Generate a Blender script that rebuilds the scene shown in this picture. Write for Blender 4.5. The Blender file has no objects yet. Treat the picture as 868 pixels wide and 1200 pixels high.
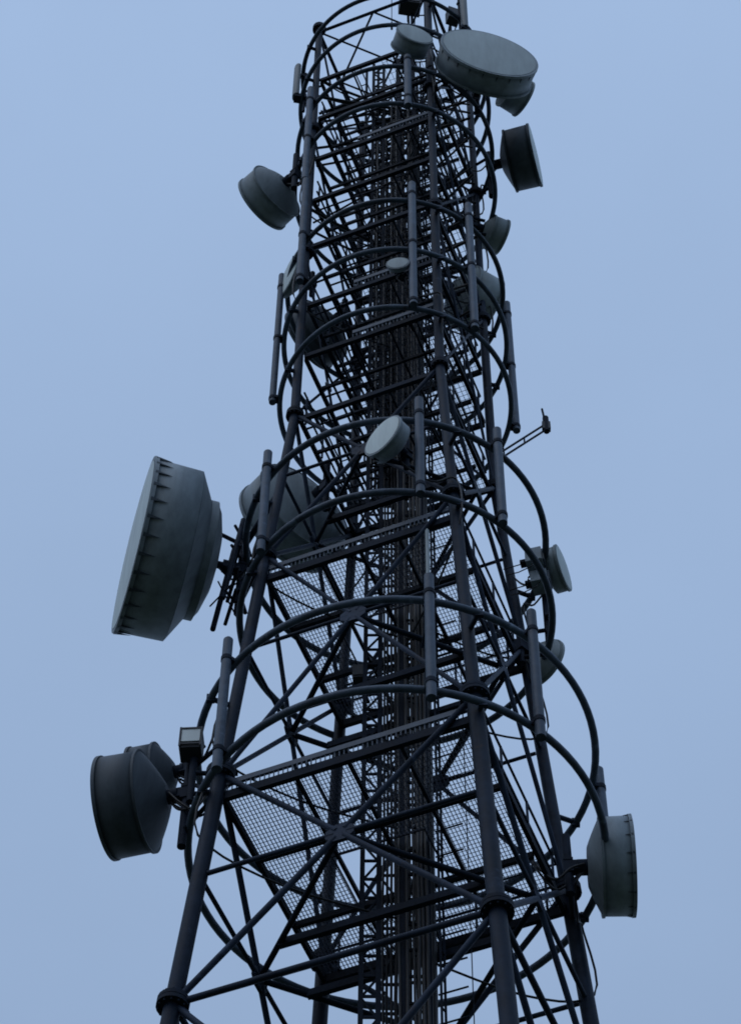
import bpy, math, random
from mathutils import Vector, Matrix
random.seed(7)
sc = bpy.context.scene
COL = sc.collection
PI = math.pi
V = Vector

# ------------------------------------------------------------------ mesh helper
class MB:
    def __init__(self):
        self.v = []; self.f = []; self.s = []
    def add(self, vs, fs, smooth=False):
        b = len(self.v)
        self.v += [tuple(p) for p in vs]
        self.f += [tuple(b + i for i in f) for f in fs]
        self.s += [smooth] * len(fs)
    def frame(self, d):
        d = d.normalized()
        a = V((0, 0, 1)) if abs(d.z) < .95 else V((1, 0, 0))
        x = a.cross(d).normalized()
        return x, d.cross(x)
    def tube(self, a, b, r, n=10, r2=None, caps=True):
        a, b = V(a), V(b)
        r2 = r if r2 is None else r2
        x, y = self.frame(b - a)
        A = [a + (x * math.cos(2*PI*i/n) + y * math.sin(2*PI*i/n)) * r for i in range(n)]
        B = [b + (x * math.cos(2*PI*i/n) + y * math.sin(2*PI*i/n)) * r2 for i in range(n)]
        self.add(A + B, [(i, (i+1) % n, n + (i+1) % n, n + i) for i in range(n)], True)
        if caps:
            self.add(A, [tuple(range(n-1, -1, -1))]); self.add(B, [tuple(range(n))])
        return self
    def path(self, pts, r, n=6):
        pts = [V(p) for p in pts]
        rings = []
        for i, p in enumerate(pts):
            d = pts[min(i+1, len(pts)-1)] - pts[max(i-1, 0)]
            x, y = self.frame(d)
            rings += [p + (x * math.cos(2*PI*k/n) + y * math.sin(2*PI*k/n)) * r for k in range(n)]
        fs = []
        for i in range(len(pts)-1):
            for k in range(n):
                fs.append((i*n+k, i*n+(k+1) % n, (i+1)*n+(k+1) % n, (i+1)*n+k))
        self.add(rings, fs, True)
        return self
    def torus(self, R, r, z, N=96, n=10):
        vs = []; fs = []
        for i in range(N):
            a = 2*PI*i/N
            for k in range(n):
                b = 2*PI*k/n
                vs.append(((R + r*math.cos(b))*math.cos(a), (R + r*math.cos(b))*math.sin(a), z + r*math.sin(b)))
        for i in range(N):
            for k in range(n):
                j = (i+1) % N
                fs.append((i*n+k, j*n+k, j*n+(k+1) % n, i*n+(k+1) % n))
        self.add(vs, fs, True)
        return self
    def beam(self, a, b, w, h, up=(0, 0, 1)):
        a, b = V(a), V(b)
        d = (b-a).normalized(); up = V(up)
        if abs(d.dot(up)) > .98: up = V((1, 0, 0))
        s = d.cross(up).normalized() * w/2; u = s.cross(d).normalized() * h/2
        vs = [a-s-u, a+s-u, a+s+u, a-s+u, b-s-u, b+s-u, b+s+u, b-s+u]
        self.add(vs, [(3,2,1,0), (4,5,6,7), (0,1,5,4), (1,2,6,5), (2,3,7,6), (3,0,4,7)])
        return self
    def angle(self, a, b, w, t=.012, up=(0, 0, 1)):
        """rolled steel angle: two thin flanges"""
        a, b = V(a), V(b)
        d = (b-a).normalized(); up = V(up)
        if abs(d.dot(up)) > .98: up = V((1, 0, 0))
        s = d.cross(up).normalized(); u = s.cross(d).normalized()
        self.beam(a + u*w/2, b + u*w/2, t, w, up)
        self.beam(a + s*(w/2 + t/2 + .002), b + s*(w/2 + t/2 + .002), w, t, up)
        return self
    def lathe(self, prof, n=48, smooth=True, M=None):
        """profile (x, r) turned about the local X axis"""
        vs = []; fs = []
        for (x, r) in prof:
            for k in range(n):
                a = 2*PI*k/n
                p = V((x, r*math.cos(a), r*math.sin(a)))
                vs.append(M @ p if M else p)
        for i in range(len(prof)-1):
            for k in range(n):
                fs.append((i*n+k, i*n+(k+1) % n, (i+1)*n+(k+1) % n, (i+1)*n+k))
        self.add(vs, fs, smooth)
        return self
    def build(self, name, mat, parent=None, loc=None):
        me = bpy.data.meshes.new(name)
        me.from_pydata(self.v, [], self.f)
        me.polygons.foreach_set('use_smooth', self.s)
        me.validate(); me.update()
        me.materials.append(mat)
        o = bpy.data.objects.new(name, me)
        COL.objects.link(o)
        if parent: o.parent = parent
        if loc: o.location = loc
        return o

def thing(name, label, cat, loc=(0, 0, 0), rz=0., group=None):
    o = bpy.data.objects.new(name, None); COL.objects.link(o)
    o.empty_display_size = .2
    o.location = loc; o.rotation_euler = (0, 0, rz)
    o['label'] = label; o['category'] = cat
    if group: o['group'] = group
    return o

# ------------------------------------------------------------------ materials
def mat(name, base, rough=.6, metal=0., var=.25, scale=3., dark=None, streak=False, spec=.4, rust=0.):
    m = bpy.data.materials.new(name); m.use_nodes = True
    nt = m.node_tree; n = nt.nodes; L = nt.links
    b = n['Principled BSDF']
    b.inputs['Roughness'].default_value = rough
    b.inputs['Metallic'].default_value = metal
    b.inputs['Specular IOR Level'].default_value = spec
    tc = n.new('ShaderNodeTexCoord')
    mp = n.new('ShaderNodeMapping')
    if streak: mp.inputs['Scale'].default_value = (1, 1, .18)
    L.new(tc.outputs['Object'], mp.inputs['Vector'])
    no = n.new('ShaderNodeTexNoise'); no.inputs['Scale'].default_value = scale
    no.inputs['Detail'].default_value = 6; no.inputs['Roughness'].default_value = .65
    L.new(mp.outputs['Vector'], no.inputs['Vector'])
    cr = n.new('ShaderNodeValToRGB')
    d = dark or tuple(c*(1-var) for c in base)
    cr.color_ramp.elements[0].position = .35; cr.color_ramp.elements[1].position = .68
    cr.color_ramp.elements[0].color = (*d, 1)
    cr.color_ramp.elements[1].color = (*[min(1, c*(1+var*.6)) for c in base], 1)
    L.new(no.outputs['Fac'], cr.inputs['Fac'])
    col = cr.outputs['Color']
    if rust:      # rust and zinc patches with a shape of their own
        n2 = n.new('ShaderNodeTexNoise'); n2.inputs['Scale'].default_value = 1.7; n2.inputs['Detail'].default_value = 9; n2.inputs['Roughness'].default_value = .72
        L.new(tc.outputs['Object'], n2.inputs['Vector'])
        for lo, hi, c in ((.60, .70, (.055, .036, .028)), (.40, .33, tuple(min(1, 2.1*q) for q in base))):
            mr = n.new('ShaderNodeMapRange'); mr.inputs['From Min'].default_value = lo; mr.inputs['From Max'].default_value = hi
            mr.inputs['To Max'].default_value = rust; L.new(n2.outputs['Fac'], mr.inputs['Value'])
            mi = n.new('ShaderNodeMix'); mi.data_type = 'RGBA'; mi.inputs['B'].default_value = (*c, 1)
            L.new(mr.outputs['Result'], mi.inputs['Factor']); L.new(col, mi.inputs['A']); col = mi.outputs['Result']
    oi = n.new('ShaderNodeObjectInfo')
    vr = n.new('ShaderNodeMapRange'); vr.inputs['To Min'].default_value = .82; vr.inputs['To Max'].default_value = 1.18
    L.new(oi.outputs['Random'], vr.inputs['Value'])
    vm = n.new('ShaderNodeVectorMath'); vm.operation = 'SCALE'; L.new(col, vm.inputs[0]); L.new(vr.outputs['Result'], vm.inputs['Scale'])
    L.new(vm.outputs[0], b.inputs['Base Color'])
    rr = n.new('ShaderNodeMapRange')
    rr.inputs['To Min'].default_value = max(.05, rough-.12); rr.inputs['To Max'].default_value = min(1, rough+.12)
    L.new(no.outputs['Fac'], rr.inputs['Value']); L.new(rr.outputs['Result'], b.inputs['Roughness'])
    return m

M_STEEL = mat('galvanised_steel', (.085, .11, .15), .55, .1, .35, 2.5, rust=.75)
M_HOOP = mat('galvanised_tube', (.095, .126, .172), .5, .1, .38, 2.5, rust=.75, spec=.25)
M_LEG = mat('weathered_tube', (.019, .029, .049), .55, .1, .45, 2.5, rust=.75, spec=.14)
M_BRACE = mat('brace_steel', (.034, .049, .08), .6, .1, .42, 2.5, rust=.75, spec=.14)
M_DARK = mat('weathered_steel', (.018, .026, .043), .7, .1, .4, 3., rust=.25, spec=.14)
M_GRATE = mat('grating_steel', (.034, .044, .066), .7, .1, .3, 2., spec=.14)
M_SHROUD = mat('grey_shroud', (.30, .355, .39), .6, 0, .24, 4.5, streak=True)
M_SHROUD2 = mat('dark_shroud', (.085, .105, .125), .6, 0, .25, 4.5, streak=True)
M_RADOME = mat('pale_radome', (.68, .77, .76), .55, 0, .16, 3., streak=True)
M_RADOME2 = mat('grey_radome', (.46, .53, .54), .6, 0, .18, 3., streak=True)
M_SHROUD3 = mat('pale_shroud', (.36, .42, .44), .6, 0, .25, 4.5, streak=True)
M_CABLE = mat('black_cable', (.02, .021, .024), .5, 0, .2, 4.)
M_BOX = mat('dark_box_paint', (.05, .055, .065), .6, 0, .2, 3.)
M_GLASS = mat('lamp_glass', (.62, .70, .70), .25, 0, .08, 3.)
M_ANT = mat('antenna_fibreglass', (.16, .185, .2), .5, 0, .15, 2.)

# ------------------------------------------------------------------ tower geometry
AZ0 = 203.6
GROUND = -1.6
def leg_r(z): return 2.06 if z > 42 else 2.06 + .0755*(42 - z)
def corner(k, z, dr=0.):
    a = math.radians(AZ0 + 90*k); r = leg_r(z) + dr
    return V((r*math.cos(a), r*math.sin(a), z))
def pol(R, az, z):
    a = math.radians(az); return V((R*math.cos(a), R*math.sin(a), z))
E1 = V((math.cos(math.radians(AZ0+135)), math.sin(math.radians(AZ0+135)), 0))   # along the front face
E2 = V((math.cos(math.radians(AZ0+225)), math.sin(math.radians(AZ0+225)), 0))   # into the depth
FL = [GROUND+.35, 5.2, 12.0, 18.8, 25.4, 30.5, 36.7, 41.7, 48.4, 54.5, 60.5]
RINGS = [(30.0, 3.2), (32.27, 3.2), (36.09, 2.71), (38.41, 2.71), (43.31, 2.28), (45.72, 2.28), (47.91, 2.28),
         (52.74, 2.28), (54.80, 2.28), (57.24, 2.28), (59.14, 2.28)]

tower = thing('lattice_tower', 'tall dark steel lattice mast with four tubular legs and round hoops', 'tower', (0, 0, GROUND))
ROOTZ = V((0, 0, -GROUND))
def tpart(mb, name, m, parent=tower):
    # part meshes are written in world metres; children of the tower are shifted to its base
    o = mb.build(name, m, parent)
    if parent is tower: o.location = ROOTZ
    return o

# legs with bolted flanges
for k in range(4):
    mb = MB()
    for a, b in zip(FL[:-1], FL[1:]):
        r = .125 if a < 30 else (.105 if a < 36 else (.092 if a < 48 else .082))
        mb.tube(corner(k, a), corner(k, b), r, 16)
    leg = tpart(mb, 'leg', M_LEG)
    for z in FL[1:]:
        fb = MB(); d = (corner(k, z+.5) - corner(k, z-.5)).normalized(); c = corner(k, z)
        R = .23 if z < 30.6 else (.2 if z < 40 else .17)
        fb.tube(c - d*.075, c - d*.006, R, 20); fb.tube(c + d*.006, c + d*.075, R, 20)
        x, y = fb.frame(d)
        for q in range(12):
            w = x*math.cos(q*PI/6)*R*.84 + y*math.sin(q*PI/6)*R*.84
            fb.tube(c + w - d*.115, c + w + d*.115, .017, 6)
        fb.build('flange', M_DARK, leg)

# faces: X bracing with a gusset plate, horizontals at the flanges and through the node
nodes = {}
for i, (za, zb) in enumerate(zip(FL[:-1], FL[1:])):
    for k in range(4):
        k2 = (k+1) % 4
        high = za > 41
        a, b, c, d = corner(k, za), corner(k2, za), corner(k, zb), corner(k2, zb)
        wa, wb = (b-a).length, (d-c).length
        t = wa/(wa+wb)
        n = a.lerp(d, t); nodes[(i, k)] = n
        r = .05 if za < 30 else (.042 if za < 41 else .03)
        if high and k == 0: continue
        mb = MB()
        for p in (a, b, c, d):
            q = p + (n-p).normalized()*.16
            mb.tube(q, n + (p-n).normalized()*.1, r, 8)
            e = q + (n-p).normalized()*.22
            mb.beam(q - (n-p).normalized()*.1, e, .012, .12)
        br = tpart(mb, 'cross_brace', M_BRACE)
        out = V((n.x, n.y, 0)).normalized(); s = (b-a).normalized(); u = out.cross(s)
        g = MB(); oc = []; gs = .5 if high else 1.
        for q in range(8):
            an = PI/8 + q*PI/4
            oc.append(n + s*math.cos(an)*.24*gs + (d-a + c-b).normalized()*math.sin(an)*.2*gs)
        vs = [p + out*.03 for p in oc] + [p - out*.03 for p in oc]
        g.add(vs, [tuple(range(8)), tuple(range(15, 7, -1))] + [(q, q+8, (q+1) % 8+8, (q+1) % 8) for q in range(8)])
        g.build('gusset_plate', M_HOOP if high else M_BRACE, br)
        if high: continue
        if zb < 30:
            mb = MB(); mb.tube(c.lerp(d, .04), c.lerp(d, .96), r, 8)
            tpart(mb, 'horizontal_brace', M_BRACE)
        zt = (n.z-za)/(zb-za); e, f = a.lerp(c, zt), b.lerp(d, zt)
        mb = MB()
        mb.tube(e.lerp(f, .03), n - s*.1, r*.8, 8); mb.tube(n + s*.1, f.lerp(e, .03), r*.8, 8)
        tpart(mb, 'horizontal_brace', M_BRACE)
    # plan bracing: a diamond between the four nodes and two chords that carry the riser
    mb = MB()
    N4 = [nodes[(i, k)] for k in range(4)]
    if 8 < za < 41:
        for k in range(4):
            mb.tube(N4[k].lerp(N4[(k+1) % 4], .03), N4[k].lerp(N4[(k+1) % 4], .97), .05 if za < 36 else .04, 8)
        lf, fr, rt, bk = N4[3], N4[0], N4[1], N4[2]
        mb.beam(lf.lerp(fr, .25), rt.lerp(fr, .25), .09, .14)
        mb.beam(lf.lerp(bk, .25), rt.lerp(bk, .25), .09, .14)
        tpart(mb, 'plan_brace', M_DARK)

# flat bracing that closes the top of the legs
mb = MB(); zt = 60.3; K = [corner(k, zt) for k in range(4)]
for k in range(4): mb.tube(K[k].lerp(K[(k+1) % 4], .03), K[k].lerp(K[(k+1) % 4], .97), .045, 8)
mid = [K[k].lerp(K[(k+1) % 4], .5) for k in range(4)]
for k in range(4): mb.tube(mid[k], mid[(k+1) % 4], .028, 8)
mb.tube(K[0], K[2], .028, 8); mb.tube(K[1] + V((0, 0, .06)), K[3] + V((0, 0, .06)), .028, 8)
tpart(mb, 'plan_brace', M_BRACE)

# hoops and their stubs to the legs
for (z, R) in RINGS:
    rr = .062 if z < 40 else .055
    h = tpart(MB().torus(R, rr, z), 'hoop', M_HOOP)
    for k in range(4):
        mb = MB(); a = AZ0 + 90*k
        p = corner(k, z); q = pol(R, a, z)
        if (q-p).length > .12:
            mb.tube(p, q, .045, 8)
        mb.beam(q - V((0, 0, .085)), q + V((0, 0, .085)), .07, .13)
        mb.build('hoop_bracket', M_BRACE, h)

# ------------------------------------------------------------------ platforms
def half(z): return leg_r(z)/math.sqrt(2)
def loc(u, w, z): return E1*u + E2*w + V((0, 0, z))
PLAT = [30.0, 36.05, 41.6, 44.0, 46.1, 48.7, 50.9, 53.0, 55.2, 57.4]
for i, z in enumerate(PLAT):
    h = half(z) - .08
    low = z < 40; dense = 41 < z < 47
    fb = MB()
    for s in (-1, 1):
        fb.beam(loc(-h, s*h, z), loc(h, s*h, z), .08, .17 if low else .13)
        fb.beam(loc(s*h, -h+.045, z), loc(s*h, h-.045, z), .07, .15 if low else .12)
    for w in (-.36*h, .36*h) if low else (-.45*h, .1*h, .55*h):
        fb.beam(loc(-h+.05, w, z-.06), loc(h-.05, w, z-.06), .07 if low else .05, .12 if low else .09)
    js = [-.42*h, .0, .42*h] if low else ([-.8*h, -.62*h, -.56*h, -.3*h, .3*h, .62*h, .7*h] if dense else [-.72*h, -.42*h, .35*h, .66*h])
    for u in js:
        fb.beam(loc(u, -h+.05, z+.012), loc(u, h-.05, z+.012), .05 if low else .035, .09 if low else .07)
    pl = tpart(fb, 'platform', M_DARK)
    # open bar grating with a well for the riser and the climbing shaft
    gb = MB(); zt = z + .095
    hu0, hu1, hw0, hw1 = (-.95, .55, -.25, .85)
    left = -h if low else (-.15*h if dense else .12*h)
    st, st2 = (.060, .080) if low else ((.085, .1) if dense else (.11, .16))
    nb = int((h-left)/st)
    for j in range(nb+1):
        u = left + (h-left)*j/nb
        segs = [(-h, h)] if not hu0 < u < hu1 else [(-h, hw0), (hw1, h)]
        if dense and u > -.3: segs = [(-h, h)]
        for a, b in segs: gb.beam(loc(u, a, zt), loc(u, b, zt), .007, .028)
    nb = int(2*h/st2)
    for j in range(nb+1):
        w = -h + 2*h*j/nb
        segs = [(left, h)] if not hw0 < w < hw1 else [(left, hu0), (hu1, h)]
        if dense: segs = [(left, h)]
        for a, b in segs:
            if b - a > .1: gb.beam(loc(a, w, zt+.019), loc(b, w, zt+.019), .007, .008)
    if not low:
        for w in (-.8*h, -.25*h, .3*h, .8*h)[i % 2::2]:
            gb.beam(loc(-h, w, zt-.02), loc(left, w, zt-.02), .035, .03)
    if not dense:
        e0 = max(left, hu0)
        for w in (hw0-.012, hw1+.012): gb.beam(loc(e0-.03, w, zt-.004), loc(hu1+.03, w, zt-.004), .02, .05)
        for u in ((hu0-.012, hu1+.012) if low else (hu1+.012,)): gb.beam(loc(u, hw0, zt-.006), loc(u, hw1, zt-.006), .02, .045)
    gb.build('grating', M_GRATE, pl)
    if i in (0, 1, 3, 4, 7):
        # toe board along the front
        tb = MB(); u0 = -h if low else -.25*h
        tb.beam(loc(u0, -h-.03, z+.26), loc(h, -h-.03, z+.26), .05, .11)
        n = int((h-u0)/.075)
        for j in range(n+1):
            u = u0 + (h-u0)*j/n
            if low and (j // 5) % 4 == 3: tb.beam(loc(u, -h-.03, z+.085), loc(u, -h-.03, z+.205), .078, .02, (1, 0, 0))
            tb.beam(loc(u, -h-.03, z+.085), loc(u, -h-.03, z+.205), .026, .018, (1, 0, 0))
        tb.build('toe_board', M_STEEL, pl)
    if not low:
        # cable tray that runs from the riser out to the back left
        tb = MB(); u0 = (-.5 - .25*(i % 3))*h/1.4
        for du in (0, .16): tb.beam(loc(u0+du, -h, z-.16), loc(u0+du, h, z-.16), .02, .06)
        for j in range(9): tb.beam(loc(u0, -h+.1+j*h*.23, z-.16), loc(u0+.16, -h+.1+j*h*.23, z-.16), .02, .02)
        tb.build('cable_tray', M_DARK, pl)
    # handrail on the right and at the back
    zr = 1.05
    sides = ((h, -h, h, h), (-h, h, h, h)) if low else ((h, -h, h, h), (-h, -h, -h, h)) if i % 2 == 0 else ((h, -h, h, h), (-h, h, h, h))
    for (u0, w0, u1, w1) in sides:
        hb = MB()
        for dz in (.55, zr):
            hb.tube(loc(u0*.97, w0*.97, z+dz), loc(u1*.97, w1*.97, z+dz), .022, 8)
        for t in (.05, .35, .65, .95):
            hb.tube(loc((u0+(u1-u0)*t)*.97, (w0+(w1-w0)*t)*.97, z+.08), loc((u0+(u1-u0)*t)*.97, (w0+(w1-w0)*t)*.97, z+zr+.02), .022, 8)
        hb.build('handrail', M_BRACE, pl)

# ------------------------------------------------------------------ riser: racks, ladder, feeder cables
TOP = 60.2
def rack(x0, x1, y, step, w, top=TOP, zig=True):
    mb = MB()
    for x in (x0, x1): mb.beam((x, y, GROUND+.3), (x, y, top), w, w*.8, (0, 1, 0))
    z = 3.; k = 0
    while z < top - step:
        mb.beam((x0, y, z), (x1, y, z), .03, .045)
        if zig:
            a, b = (x0, x1) if k % 2 else (x1, x0)
            mb.beam((a, y+.025, z), (b, y+.025, z+step), .03, .03)
        z += step; k += 1
    return tpart(mb, 'cable_rack', M_DARK)
rack(-.52, -.27, .02, .42, .075)
rack(-.26, .06, .42, .6, .06)
rack(.08, .46, -.12, .55, .10, zig=False)
rack(.14, .56, .38, .6, .07, zig=False)
cx = [(-.2, .3, .02), (-.14, .34, .022), (-.08, .3, .022), (-.01, .33, .03),
      (.15, -.2, .026), (.2, .3, .03), (.255, -.2, .02), (.31, .3, .036), (.33, -.2, .032), (.385, -.19, .034),
      (.42, .3, .036), (.45, -.2, .028), (.49, .02, .036), (.53, .2, .04), (.56, .3, .03), (.04, -.16, .024)] + [(-.46 + .071*j, .5 + .05*(j % 3), .026 + .005*(j % 4)) for j in range(15)] + [(-.4 + .16*j, -.05 - .03*(j % 2), .028) for j in range(5)]
for j, (x, y, r) in enumerate(cx):
    top = ([58, 52.4, 56, 59, 53, 58, 48, 58, 59, 55, 57, 50, 59, 57, 46, 58] + [59.5, 55, 58, 49, 57, 54, 58.5, 51, 59, 56, 52, 58, 54, 50, 57] + [56, 50, 58, 47, 53])[j]
    pts = []
    z = GROUND + .2 if j < 16 else 41.2      # the others join the riser at the fourth platform
    while z < top:
        pts.append((x + random.uniform(-.012, .012), y + random.uniform(-.012, .012), z)); z += 1.1
    a = random.choice([20, 160, 200, 330])
    e = V(pts[-1]); o = pol(2.0, a, top - .25)
    pts += [e + V((0, 0, .5)), e.lerp(o, .12) + V((0, 0, .72)), e.lerp(o, .35) + V((0, 0, .55)), e.lerp(o, .7) + V((0, 0, .2)), o]
    tpart(MB().path(pts, r, 7), 'feeder_cable', M_CABLE)
# climbing ladder on the right of the riser: two stiles, rungs with stub ends
mb = MB()
for (x, y) in ((.64, -.02), (.70, .12)):
    mb.beam((x, y, GROUND+.2), (x, y, TOP), .04, .03, (0, 1, 0))
z = 0.
while z < TOP - .5:
    mb.tube(V((.60, .05, z)), V((.60, .05, z)) + E1*.46, .016, 6)
    mb.tube(V((.64, -.02, z+.3)), V((.70, .12, z+.3)), .014, 6)
    z += .6
for a in (.44,):
    mb.tube(V((.6, .05, GROUND+.3)) + E1*a + E2*.25, V((.6, .05, TOP)) + E1*a + E2*.25, .009, 5)
tpart(mb, 'ladder', M_DARK)
# thin posts that stand up through the top
mb = MB()
for q in ((-.72, 1., 57), (-.42, 1., 57), (.45, -.35, 58), (.8, -.2, 58)):
    mb.tube(q, (q[0], q[1], 62.2 if q[1] > 0 else 64.5), .035, 8)
for z in (59.5, 61, 62.5, 63.5): mb.tube((.45, -.35, z), (.8, -.2, z+.4), .02, 6)
tpart(mb, 'top_post', M_DARK)

# ------------------------------------------------------------------ mounting poles clamped to the hoops
def pole(R, az, z0, z1, hoops, label, r=.08):
    b = pol(R + .062 + r + .01, az, z0)
    t = thing('mounting_pole', label, 'pole', b, math.radians(az), 'upright tubes clamped to the hoops')
    mb = MB(); L = z1 - z0
    mb.tube((0, 0, 0), (0, 0, L), r, 16)
    mb.build('tube', M_HOOP, t)
    mb = MB(); mb.tube((0, 0, L), (0, 0, L+.05), r*.93, 16, r*.6); mb.build('end_cap', M_HOOP, t)
    for hz in hoops:
        c = MB(); d = hz - z0
        c.beam((-r-.10, 0, d), (-r*.5, 0, d), .16, .08)
        c.tube((0, 0, d-.045), (0, 0, d+.045), r+.012, 16)
        c.build('clamp', M_DARK, t)
    return t
AB = (30.0, 32.27); CD = (36.09, 38.41); EG = (43.31, 45.72, 47.91)
pole(3.2, -142.3, 29.55, 32.78, AB, 'upright tube beside the left leg, just above the floodlight box')
pole(3.2, -81.2, 29.62, 32.72, AB, 'upright tube in the centre between the two lowest and widest hoops')
pole(3.2, -50.8, 29.6, 32.76, AB, 'upright tube on the right of the two lowest hoops, below the half-hidden back-turned dish')
pole(3.2, 9.6, 29.6, 32.75, AB, 'upright tube crossing in front of the lowest right drum dish')
pole(2.71, -142.8, 35.75, 38.9, CD, 'upright tube in front of the large dish tucked behind the left leg')
pole(2.71, -81.7, 35.83, 38.9, CD, 'upright tube just right of the tilted pale oval dish at the centre')
pole(2.71, -51.1, 35.85, 38.85, CD, 'upright tube beside the foot of the side arm on the right')
pole(2.28, -174.4, 43.17, 48.45, EG, 'long thin upright tube on the far left edge, under the thin edge-on disc', .07)
pole(2.28, 10.2, 43.17, 48.4, EG, 'long upright tube on the right edge above the side arm', .075)
pole(2.28, -81.7, 43.17, 48.4, EG, 'long upright tube at the centre beside the tiny flat oval disc', .08)
pole(2.28, -51.0, 43.15, 48.45, EG, 'long upright tube right of centre, left of the half-hidden pale drum', .08)
pole(2.28, -142.4, 45.85, 50.5, (45.72+.3, 47.91), 'upright tube left of centre rising from the thin edge-on disc', .08)
pole(2.28, -143.6, 50.62, 55.43, (52.74, 54.80), 'upright tube right of the upper left drum dish, near the top', .08)
pole(2.28, -83, 52.3, 55.0, (52.74, 54.80), 'short upright tube under the small round dish near the top', .085)

# ------------------------------------------------------------------ dishes
def dish(c, az, D, s, cone, hub, label, shroud=M_SHROUD, face=M_RADOME, arm='leg', clips=0, lip=True,
         stepped=False, pipe=None, cables=0, kind='drum', name='dish_antenna', pdx=None, long_coax=True, bulge=1.35):
    """c = centre of the front face; az = pointing direction; s = shroud depth; cone = depth of the back"""
    R = D/2; a = math.radians(az)
    X = V((math.cos(a), math.sin(a), 0)); Y = V((-X.y, X.x, 0))
    back = s + cone
    t = thing(name, label, 'dish antenna', V(c) - X*back, a, 'dish antennas on the tower')
    o = back         # local x of the front face
    n = 64 if D > 1.4 else 40
    mb = MB()
    if s > .1:
        mb.lathe([(o-.03, R*.955), (o-.03, R), (o-s, R*.985), (o-s-.002, R*.93)], n, False)
        for f in range(len(mb.s)): mb.s[f] = n <= f < 2*n
    else:
        mb.lathe([(o-.01, R*.95), (o-.01, R), (o-s, R)], n, False)
    sh = mb.build('shroud', shroud, t)
    if lip:
        lb = MB(); w = max(.022, .012*D)
        lb.lathe([(o-.042*D**.5, R+.004), (o-.040*D**.5, R+w), (o+.004, R+w), (o+.004, R*.975)], n, False)
        lb.build('rim_band', shroud, sh)
        if s > .3 and not stepped:
            lb = MB(); lb.lathe([(o-s-.012, R*.975), (o-s-.012, R+w*.7), (o-s+.03, R+w*.7), (o-s+.03, R*.98)], n, False)
            lb.build('seam_band', shroud, sh)
    fb = MB(); prof = []
    for i in range(9):
        q = i/8; prof.append((o + .012 + .018*D*(1-(1-q)**2), R*.972*(1-q) + .0005))
    fb.lathe(prof, n, True); fb.build('radome', face, t)
    bb = MB()
    if stepped:
        r1 = R*.665; x1 = o - s - cone*.5
        bb.lathe([(o-s-.004, R*.985), (x1+.05, r1*1.03)], n)
        bb.lathe([(x1+.05, r1*1.03), (x1+.05, r1*1.04), (x1-.09, r1*1.04), (x1-.10, r1*.99)], n, False)
        bb.lathe([(x1-.10, r1*.99), (x1-.17, r1*.88), (o-back+.05, r1*.55), (o-back, hub)], n)
        bb.lathe([(o-back, hub), (o-back, .002)], n, False)
    else:
        pr = []
        for i in range(9):
            q = i/8; r = R*.985*(1-q) + hub*q
            pr.append((o - s - cone*(1-(r/(R*.985))**bulge) / (1-(hub/(R*.985))**bulge), r))
        bb.lathe(pr, n)
        bb.lathe([(o-back, hub), (o-back, .002)], n, False)
    bb.build('reflector_back', shroud, t)
    # clips that tension the radome round the rim
    if clips:
        cb = MB()
        cb.add([V((-.02, -.04, .004)), V((-.02, .04, .004)), V((-.34, 0, .004)), V((-.02, -.035, .05)), V((-.02, .035, .05)), V((-.32, 0, .010))],
               [(0, 2, 1), (3, 4, 5), (0, 1, 4, 3), (1, 2, 5, 4), (2, 0, 3, 5)])
        first = cb.build('radome_clip', M_SHROUD2, t)
        for q in range(clips):
            ob = first if q == 0 else first.copy()
            if q: COL.objects.link(ob); ob.parent = t
            an = 2*PI*(q+.5)/clips
            ob.rotation_euler = (an, 0, 0)
            ob.location = (o, -math.sin(an)*R*.998, math.cos(an)*R*.998)
            if D < 2.5: ob.scale = (.6, .7, .6) if D > 2 else (.42, .55, .6)
    # hub, bracket and the pipe it is clamped to
    hb = MB(); px = -.30 if pdx is None else pdx
    hb.tube((0.02, 0, 0), (-.16, 0, 0), min(.13, max(hub*.6, .05)), 16)
    hb.beam((-.1, 0, 0), (px-.08, 0, 0), .16*min(1, D), .2*min(1, D))
    for sg in (-1, 1):
        hb.beam((px, -.09, sg*.13*min(1, D)), (px, .09, sg*.13*min(1, D)), .16, .05)
    hb.build('mount_bracket', M_DARK, t)
    pl = pipe if pipe else (-max(.5, D*.38), max(.5, D*.38))
    pb = MB(); pb.tube((px, 0, pl[0]), (px, 0, pl[1]), .055 if D < 1.2 else .07, 12)
    pb.build('mount_pipe', M_DARK, t)
    # support arms back to the nearest leg (or to a point on the hoop)
    base = V(c) - X*(back - px)
    def tolocal(P):
        d = P - (V(c) - X*back); return V((d.dot(X), d.dot(Y), d.z))
    if arm:
        for dz in (pl[0]*.7, pl[1]*.7):
            zz = c[2] + dz
            if arm == 'leg':
                k = min(range(4), key=lambda k: (corner(k, zz) - base).length)
                P = corner(k, zz)
            else:
                P = pol(arm[0], arm[1], zz)
            ab = MB(); ab.tube((px, 0, dz), tolocal(P), .04, 8)
            ab.build('support_arm', M_DARK, t)
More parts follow.
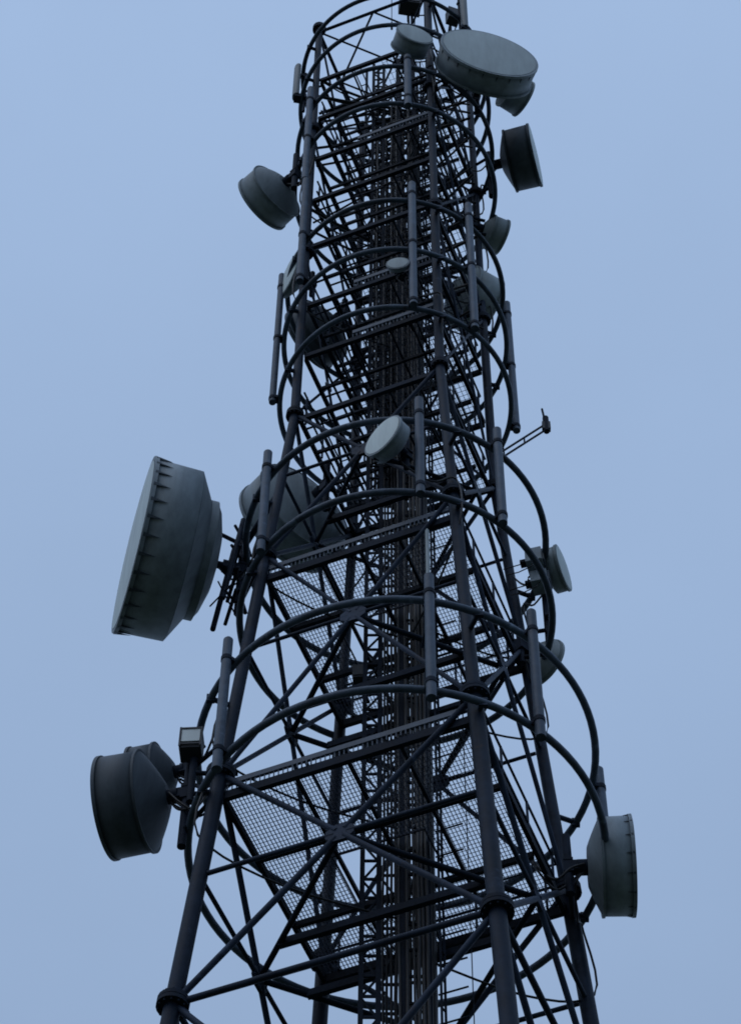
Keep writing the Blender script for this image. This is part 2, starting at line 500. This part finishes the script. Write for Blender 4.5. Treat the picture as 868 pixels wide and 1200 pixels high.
    if long_coax:
        k = min(range(4), key=lambda k: (corner(k, c[2]) - base).length)
        lg = corner(k, c[2]-.5, .16); lw = corner(k, c[2]-1.9, .15)
        core = V((random.uniform(0, .45), .1, c[2]-2.3))
        W = [base + X*(-px-.03) + V((0, 0, -.08)), base + X*.1 + V((0, 0, -.35)), base.lerp(lg, .5) + V((0, 0, -.45)), lg, lw, lw.lerp(core, .4) + V((0, 0, -.35)), core]
        pts = [tolocal(P) for P in W]; sm = []
        for i in range(len(pts)-1):
            p0 = pts[max(i-1, 0)]; p1 = pts[i]; p2 = pts[i+1]; p3 = pts[min(i+2, len(pts)-1)]
            for u in (0, .2, .4, .6, .8):
                sm.append(.5*((2*p1) + (p2-p0)*u + (2*p0-5*p1+4*p2-p3)*u*u + (-p0+3*p1-3*p2+p3)*u**3))
        sm.append(pts[-1])
        MB().path(sm, .02, 6).build('cable', M_CABLE, t)
    for q in range(cables):
        yy = -.12 + .12*q
        pts = [V((-.05, yy, -.05)), V((-.28, yy*1.5, -.22-.1*q)), V((px-.2, yy*1.2, -.42-.08*q)), V((px-.38, yy, -.25)), V((px-.55, yy*.5, .15))]
        sm = []
        for i in range(len(pts)-1):
            p0 = pts[max(i-1, 0)]; p1 = pts[i]; p2 = pts[i+1]; p3 = pts[min(i+2, len(pts)-1)]
            for u in (0, .25, .5, .75):
                sm.append(.5*((2*p1) + (p2-p0)*u + (2*p0-5*p1+4*p2-p3)*u*u + (-p0+3*p1-3*p2+p3)*u**3))
        sm.append(pts[-1])
        MB().path(sm, .02, 6).build('cable', M_CABLE, t)
    return t

d1 = dish((-4.70, -.3, 38.10), 196.5, 3.2, .9, .64, .12, 'largest drum dish, pale face turned left, hanging far out on the left',
          clips=30, stepped=True, arm=None, pdx=-.45, pipe=(-1.35, 1.0))
# its outrigger frame
mb = MB()
a = math.radians(196.5); X1 = V((math.cos(a), math.sin(a), 0)); Y1 = V((-X1.y, X1.x, 0))
back1 = V((-4.70, -.3, 38.10)) - X1*1.54
def lo(P): d = P - back1; return V((d.dot(X1), d.dot(Y1), d.z))
mb.tube((-.35, -.35, 1.1), (-.1, -.35, -1.5), .05, 8); mb.tube((-.35, .35, 1.1), (-.1, .35, -1.5), .05, 8)
for dz in (-1.2, -.5, .2, .85):
    mb.tube((-.32, -.4, dz), (-.32, .4, dz), .035, 8); mb.tube((-.1-.1*(dz+1.2)/2, .35, dz), (-.45, 0, dz+.1), .03, 6)
mb.tube((.15, 0, 1.05), (-.45, 0, .8), .04, 8)
for dz in (-1.1, .7):
    mb.tube((-.45, 0, dz), lo(corner(0, 38.15+dz)), .06, 8)
    mb.tube((-.35, .35, dz), lo(pol(2.71, 170, 38.15+dz)), .04, 8)
mb.tube((.0, -.3, -.9), lo(corner(0, 37.0)), .016, 6); mb.tube((.0, .3, -.95), lo(pol(2.7, 175, 36.3)), .016, 6)
mb.tube((-.1, .35, -1.3), lo(corner(0, 36.4)), .016, 6)
mb.build('outrigger_frame', M_DARK, d1)

dish((3.66, .4, 30.2), -2.5, 1.56, .5, .2, .32, 'grey drum dish at the lower right, edge-on and facing right', clips=16, cables=2, pipe=(-.6, .75))
d7 = dish((3.05, .5, 38.5), -22, .86, .24, .1, .2, 'small drum dish on the right with a pale oval face, beside two radio boxes', M_SHROUD3, pipe=(-2.1, .5), cables=1, arm=(2.71, 10), pdx=-.06)
dish((-4.52, -.2, 30.87), 167, 1.62, .66, .34, .2, 'dark drum dish at the lower left, nearest to the floodlight box', M_SHROUD2, M_RADOME2, cables=3, pipe=(-1.25, .8))
dish((-4.32, .9, 32.9), 165, 1.1, .45, .25, .18, 'grey drum dish half hidden behind the dark one at the lower left', M_SHROUD2, M_RADOME2, cables=2, arm=(3.2, 172))
dish((-2.2, 2.0, 42.05), 130, 2.2, .66, .36, .25, 'large drum dish seen from behind through the bars beside the left leg', arm='leg', bulge=1.7)
dish((-3.02, 0, 52.31), 135.9, 1.42, .5, .28, .2, 'grey drum dish at the upper left, mouth turned away to the left', M_SHROUD, M_RADOME, bulge=1.9, cables=1, pipe=(-.7, 1.0))
dish((3.33, .3, 55.5), -15, 1.5, .62, .2, .2, 'black drum dish at the upper right with a thin pale face edge', M_SHROUD2, M_RADOME, pipe=(-1.6, .7), cables=1)
dish((2.46, 1., 52.6), 25, .82, .36, .14, .18, 'small plain drum on the right under the black upper drum', M_SHROUD3, arm=(2.2, 20))
dish((2.0, 1.3, 49.75), 33, 1.45, .62, .3, .24, 'pale drum half hidden behind the right hoops', M_SHROUD3, M_RADOME, arm=(1.95, 25))
dish((2.2, -2.3, 55.5), -74.7, 2.3, .56, .25, .35, 'big round dish with a wide grey oval face near the top right', M_SHROUD, M_RADOME2, clips=22, arm=(2.28, -60))
dish((.47, -2.62, 55.86), -70, .86, .42, .12, .2, 'small round drum with a grey oval face near the top centre', M_SHROUD, M_RADOME2, pdx=-.2, arm=(2.2, -82), pipe=(-.6, .5))
dish((3.1, -.5, 56.9), 33, .9, .5, .12, .2, 'grey drum peeping out under the big top right dish', M_SHROUD3, arm=(2.1, -25))
dish((-.22, -2.95, 37.5), -134.7, .83, .26, .12, .16, 'pale oval dish tilted at the centre, brightest on the tower', M_SHROUD, M_RADOME, pdx=-.2, arm=(2.7, -98), pipe=(-.4, .5))
dish((.05, -2.45, 44.79), -97, .42, .1, .08, .06, 'tiny flat oval disc at the centre of the upper hoops', M_SHROUD, M_RADOME2, pdx=-.12, arm=(2.28, -84), pipe=(-.15, .25))
dish((-2.24, -.5, 48.03), 207, 1.04, .14, .2, .16, 'thin pale disc seen almost edge-on at the left edge', M_SHROUD, M_RADOME, pdx=-.2, arm=None, pipe=(-.5, .5))
dish((-1.9, 1.55, 48.8), 140, 1.5, .45, .3, .22, 'dark dish back seen through the bars behind the thin pale disc', M_SHROUD2, M_RADOME2, bulge=2., arm='leg')
dish((2.62, 1.05, 36.3), 43, .95, .08, .26, .14, 'half-hidden round dish back on the right, below the small pale drum', M_SHROUD3, M_RADOME, arm=(2.71, 12), pdx=-.25, bulge=2.)

# ------------------------------------------------------------------ small equipment
# floodlight beside the lower left dishes
t = thing('floodlight', 'square floodlight box with a pale glass front at the lower left', 'floodlight', (-3.22, -.75, 31.72), math.radians(-93))
mb = MB(); mb.beam((-.13, 0, 0), (.18, 0, 0), .35, .46); mb.build('housing', M_BOX, t)
mb = MB(); mb.beam((.183, 0, .05), (.2, 0, .05), .29, .30); mb.build('lens', M_GLASS, t)
mb = MB()
for s in (-1, 1): mb.beam((.192, s*.165, .01), (.215, s*.165, .01), .03, .46)
for zz in (-.17, .215): mb.beam((.192, 0, zz), (.215, 0, zz), .296, .03)
mb.build('front_frame', M_BOX, t)
mb = MB(); mb.tube((-.05, .05, -1.3), (-.05, .05, .42), .06, 10); mb.tube((-.05, .05, -.6), (-.1, .75, -.6), .04, 8); mb.tube((-.05, .05, -1.1), (-.1, .75, -1.1), .04, 8)
mb.build('bracket_pole', M_DARK, t)
mb = MB(); mb.path([(-.18, 0, -.1), (-.35, .1, -.3), (-.3, .2, -.7), (-.1, .3, -1.0), (0, .5, -1.1)], .018, 6); mb.build('cable', M_CABLE, t)

def radio(locn, az, size, label):
    t = thing('radio_unit', label, 'radio box', locn, math.radians(az), 'radio boxes beside the small right dish')
    w, d, h = size
    mb = MB(); mb.beam((-d/2, 0, 0), (d/2, 0, 0), w, h); mb.build('case', M_SHROUD, t)
    mb = MB()
    for j in range(7): mb.beam((d/2+.002, -w/2+.05+j*(w-.1)/6, 0), (d/2+.04, -w/2+.05+j*(w-.1)/6, 0), .014, h*.86)
    mb.build('cooling_fins', M_SHROUD2, t)
    mb = MB(); mb.path([(0, -w*.3, -h/2), (-.05, -w*.4, -h/2-.15), (-.3, -w*.3, -h/2-.2), (-.55, 0, -h/2-.05)], .012, 6)
    mb.path([(-d/2, 0, h*.1), (-.3, .02, h*.05), (-.6, .06, h*.12)], .012, 6); mb.build('cable', M_CABLE, t)
    mb = MB(); mb.beam((-d/2-.12, 0, 0), (-d/2-.002, 0, 0), w*.4, .08); mb.build('bracket', M_DARK, t)
radio((2.52, .25, 38.35), -15, (.34, .3, .38), 'upper grey radio box behind the small right dish')
radio((2.6, .42, 37.93), -15, (.34, .3, .32), 'lower grey radio box behind the small right dish')

# panel antenna with a rounded head at the top left
def panel(locn, az, h, w, label, name='panel_antenna'):
    t = thing(name, label, 'panel antenna', locn, math.radians(az))
    mb = MB(); n = 14
    vs = []; fs = []
    prof = []
    for i in range(n): 
        an = 2*PI*i/n; prof.append((max(-.06, math.cos(an)*.1), math.sin(an)*w/2))
    lv = [(0, .97), (.03, 1), (h-.14, 1), (h-.06, .88), (h-.015, .6), (h, .25)]
    for (zz, k) in lv: vs += [(p[0]*k, p[1]*k, zz) for p in prof]
    for i in range(len(lv)-1):
        for k in range(n): fs.append((i*n+k, i*n+(k+1) % n, (i+1)*n+(k+1) % n, (i+1)*n+k))
    mb.add(vs, fs, True); mb.add(vs[:n], [tuple(range(n-1, -1, -1))]); mb.add(vs[-n:], [tuple(range(n))])
    mb.build('radome_case', M_ANT, t)
    mb = MB(); mb.tube((-.2, 0, -.75), (-.2, 0, h*.8), .035, 10); mb.build('mount_pipe', M_DARK, t)
    mb = MB()
    mb.beam((-.24, 0, h*.7), (-.06, 0, h*.7), .1, .1); mb.build('bracket', M_DARK, t)
    mb = MB(); mb.beam((-.24, 0, -.03), (.05, 0, -.03), .2, .16); mb.build('bracket', M_DARK, t)
    return t
tp = panel((-2.38, -.4, 57.3), 190, 1.85, .27, 'short panel antenna with a rounded head at the top left')
mb = MB()
for dz in (-.3, .4): mb.tube((-.2, 0, dz), (-.62, .25, dz), .03, 8)
mb.build('support_arm', M_DARK, tp)
panel((1.7, -1.75, 58.3), -60, 2.8, .17, 'pale upright panel antenna above the big top right dish')
# black amplifier boxes at the top
def ampl(locn, az, sz, label):
    t = thing('amplifier_box', label, 'equipment box', locn, math.radians(az))
    d, w, h = sz
    mb = MB(); mb.beam((-d/2, 0, 0), (d/2, 0, 0), w, h); mb.build('case', M_BOX, t)
    mb = MB(); mb.beam((d/2+.002, 0, 0), (d/2+.02, 0, 0), w*.8, h*.8); mb.build('door', M_BOX, t)
    mb = MB(); mb.tube((-d/2-.05, 0, -h*.9), (-d/2-.05, 0, h*.9), .035, 8)
    mb.tube((-d/2-.05, 0, 0), (-d/2-.5, .1, 0), .03, 8); mb.build('bracket', M_DARK, t)
    mb = MB(); mb.path([(0, w*.2, -h/2), (0, w*.25, -h/2-.25), (-.3, w*.3, -h/2-.4), (-.6, .1, -h/2-.2)], .016, 6); mb.build('cable', M_CABLE, t)
ampl((1.46, -1.1, 60.6), -70, (.25, .3, .62), 'black equipment box on a bracket at the top, left of the pale upright panel')
ampl((.4, -.5, 62.9), -80, (.4, .55, .6), 'black equipment box at the very top of the mast')
ampl((-.62, .12, 34.75), -95, (.2, .22, .34), 'dark equipment box on the riser, behind the centre of the lowest hoops')

# outrigger arm with a small antenna at its tip, right
t = thing('side_arm_antenna', 'thin ladder-like side arm with a small upright antenna at its tip', 'antenna', (1.96, -.9, 40.05))
b0 = V((1.96, -.9, 40.05))
b1 = V((2.87, -.55, 41.62))
def sl(P): return V(P) - b0
mb = MB(); off = V((0, 0, .2))
mb.tube(sl(b0), sl(b1), .022, 8); mb.tube(sl(b0+off), sl(b1+off), .022, 8)
for q in (.05, .5, .97): mb.tube(sl(b0.lerp(b1, q)), sl(b0.lerp(b1, q)+off), .018, 6)
mb.build('arm', M_DARK, t)
mb = MB(); mb.tube(sl(b1 - V((0, 0, .08))), sl(b1 + V((0, 0, .42))), .06, 10); mb.tube(sl(b1 + V((0, 0, .1))), sl(b1+V((-.05, 0, .75))), .022, 8); mb.build('whip', M_DARK, t)
mb = MB(); mb.beam(sl(b1 - V((.08, 0, -.1))), sl(b1 + V((.08, 0, .1))), .1, .24); mb.build('clamp', M_BOX, t)

# slim pale stick antenna near the centre
t = thing('stick_antenna', 'slim pale stick antenna behind the central upright tube', 'antenna', pol(2.5, -78, 33.3))
mb = MB(); mb.tube((0, 0, 0), (0, 0, 2.0), .035, 10); mb.tube((0, 0, 2.0), (0, 0, 2.06), .03, 10, .012); mb.build('stick', M_SHROUD3, t)
mb = MB(); mb.tube((0, 0, -.6), (0, 0, .1), .045, 10); mb.tube((0, 0, -.3), (-.1, .7, -.3), .025, 6); mb.build('base_bracket', M_DARK, t)
# thin whip at the top left of the mast
t = thing('whip_antenna', 'hair-thin whip rod standing at the top, left of the mast', 'antenna', (-.07, -.9, 60.5))
mb = MB(); mb.tube((0, 0, 0), (0, 0, 2.4), .012, 6); mb.build('rod', M_DARK, t)
mb = MB(); mb.tube((0, 0, -.2), (0, 0, .2), .03, 8); mb.build('base', M_DARK, t)

# ------------------------------------------------------------------ ground
m = bpy.data.materials.new('rough_grass'); m.use_nodes = True
nt = m.node_tree; b = nt.nodes['Principled BSDF']; b.inputs['Roughness'].default_value = .95
no = nt.nodes.new('ShaderNodeTexNoise'); no.inputs['Scale'].default_value = .6; no.inputs['Detail'].default_value = 8
tc = nt.nodes.new('ShaderNodeTexCoord'); nt.links.new(tc.outputs['Object'], no.inputs['Vector'])
cr = nt.nodes.new('ShaderNodeValToRGB'); cr.color_ramp.elements[0].color = (.022, .032, .016, 1); cr.color_ramp.elements[1].color = (.055, .06, .035, 1)
nt.links.new(no.outputs['Fac'], cr.inputs['Fac']); nt.links.new(cr.outputs['Color'], b.inputs['Base Color'])
mb = MB(); S = 4000; mb.add([(-S, -S, GROUND), (S, -S, GROUND), (S, S, GROUND), (-S, S, GROUND)], [(0, 1, 2, 3)])
g = mb.build('ground', m); g['kind'] = 'structure'; g['label'] = 'rough dark grass round the foot of the tower'
for k in range(4):
    c = corner(k, GROUND+.35)
    mb = MB(); mb.beam((c.x, c.y, GROUND-.2), (c.x, c.y, GROUND+.33), 1.0, 1.0, (1, 0, 0))
    o = mb.build('footing', mat('concrete', (.3, .3, .29), .9), tower); o.location = ROOTZ

# ------------------------------------------------------------------ camera
f, th, roll, yaw, D = 3000., 9.90219238e-01, 1.26038573e-02, -1.78991343e-02, 25.9755512
fw = V((math.sin(yaw)*math.cos(th), math.cos(yaw)*math.cos(th), math.sin(th)))
rt = V((math.cos(yaw), -math.sin(yaw), 0)); up = rt.cross(fw)
r = rt*math.cos(roll) + up*math.sin(roll); u = -rt*math.sin(roll) + up*math.cos(roll)
cd = bpy.data.cameras.new('camera'); cam = bpy.data.objects.new('camera', cd); COL.objects.link(cam)
cam.matrix_world = Matrix(((r.x, u.x, -fw.x, 0), (r.y, u.y, -fw.y, -D), (r.z, u.z, -fw.z, 0), (0, 0, 0, 1)))
cd.sensor_fit = 'VERTICAL'; cd.sensor_height = 24; cd.lens = 24*f/1200
cd.clip_start = .1; cd.clip_end = 12000
sc.camera = cam

# ------------------------------------------------------------------ light
SUN_EL, SUN_AZ = 50., 228.       # degrees; azimuth measured like the tower's (from +X towards +Y)
OVERCAST = (4.06, 5.64, 8.35)
w = bpy.data.worlds.new('World'); sc.world = w; w.use_nodes = True
nt = w.node_tree; bg = nt.nodes['Background']; N = nt.nodes.new; LK = nt.links.new
sky = N('ShaderNodeTexSky'); sky.sky_type = 'NISHITA'; sky.sun_disc = False
sky.sun_elevation = math.radians(SUN_EL); sky.sun_rotation = math.radians(90 - SUN_AZ)
sky.air_density = 1.; sky.dust_density = 2.; sky.ozone_density = 1.5
# a closed layer of dusk-blue overcast under that sky: three times brighter overhead than at the horizon
tc = N('ShaderNodeTexCoord'); sx = N('ShaderNodeSeparateXYZ'); LK(tc.outputs['Generated'], sx.inputs[0])
mx = N('ShaderNodeMath'); mx.operation = 'MAXIMUM'; mx.inputs[1].default_value = 0; LK(sx.outputs['Z'], mx.inputs[0])
ma = N('ShaderNodeMath'); ma.operation = 'MULTIPLY_ADD'; ma.inputs[1].default_value = .667; ma.inputs[2].default_value = .333; LK(mx.outputs[0], ma.inputs[0])
ov = N('ShaderNodeVectorMath'); ov.operation = 'SCALE'; ov.inputs[0].default_value = OVERCAST; 
cn = N('ShaderNodeTexNoise'); cn.inputs['Scale'].default_value = 5; cn.inputs['Detail'].default_value = 5; LK(tc.outputs['Generated'], cn.inputs['Vector'])
cm = N('ShaderNodeMapRange'); cm.inputs['From Min'].default_value = .3; cm.inputs['From Max'].default_value = .7; cm.inputs['To Min'].default_value = .965; cm.inputs['To Max'].default_value = 1.035; LK(cn.outputs['Fac'], cm.inputs['Value'])
mm = N('ShaderNodeMath'); mm.operation = 'MULTIPLY'; LK(ma.outputs[0], mm.inputs[0]); LK(cm.outputs['Result'], mm.inputs[1]); LK(mm.outputs[0], ov.inputs['Scale'])
mixn = N('ShaderNodeMix'); mixn.data_type = 'RGBA'; mixn.inputs['Factor'].default_value = .88
LK(sky.outputs['Color'], mixn.inputs['A']); LK(ov.outputs[0], mixn.inputs['B'])
LK(mixn.outputs['Result'], bg.inputs['Color'])
bg.inputs['Strength'].default_value = .1
sd = bpy.data.lights.new('sun', 'SUN'); sd.energy = .3; sd.angle = math.radians(60); sd.color = (1, .97, .93)
so = bpy.data.objects.new('sun', sd); COL.objects.link(so)
a, e = math.radians(SUN_AZ), math.radians(SUN_EL)
so.rotation_euler = V((math.cos(a)*math.cos(e), math.sin(a)*math.cos(e), math.sin(e))).to_track_quat('Z', 'Y').to_euler()

sc.view_settings.view_transform = 'Standard'; sc.view_settings.look = 'None'
sc.view_settings.exposure = 0; sc.view_settings.gamma = 1
sc.render.film_transparent = False

sc.cycles.filter_width = 1.8
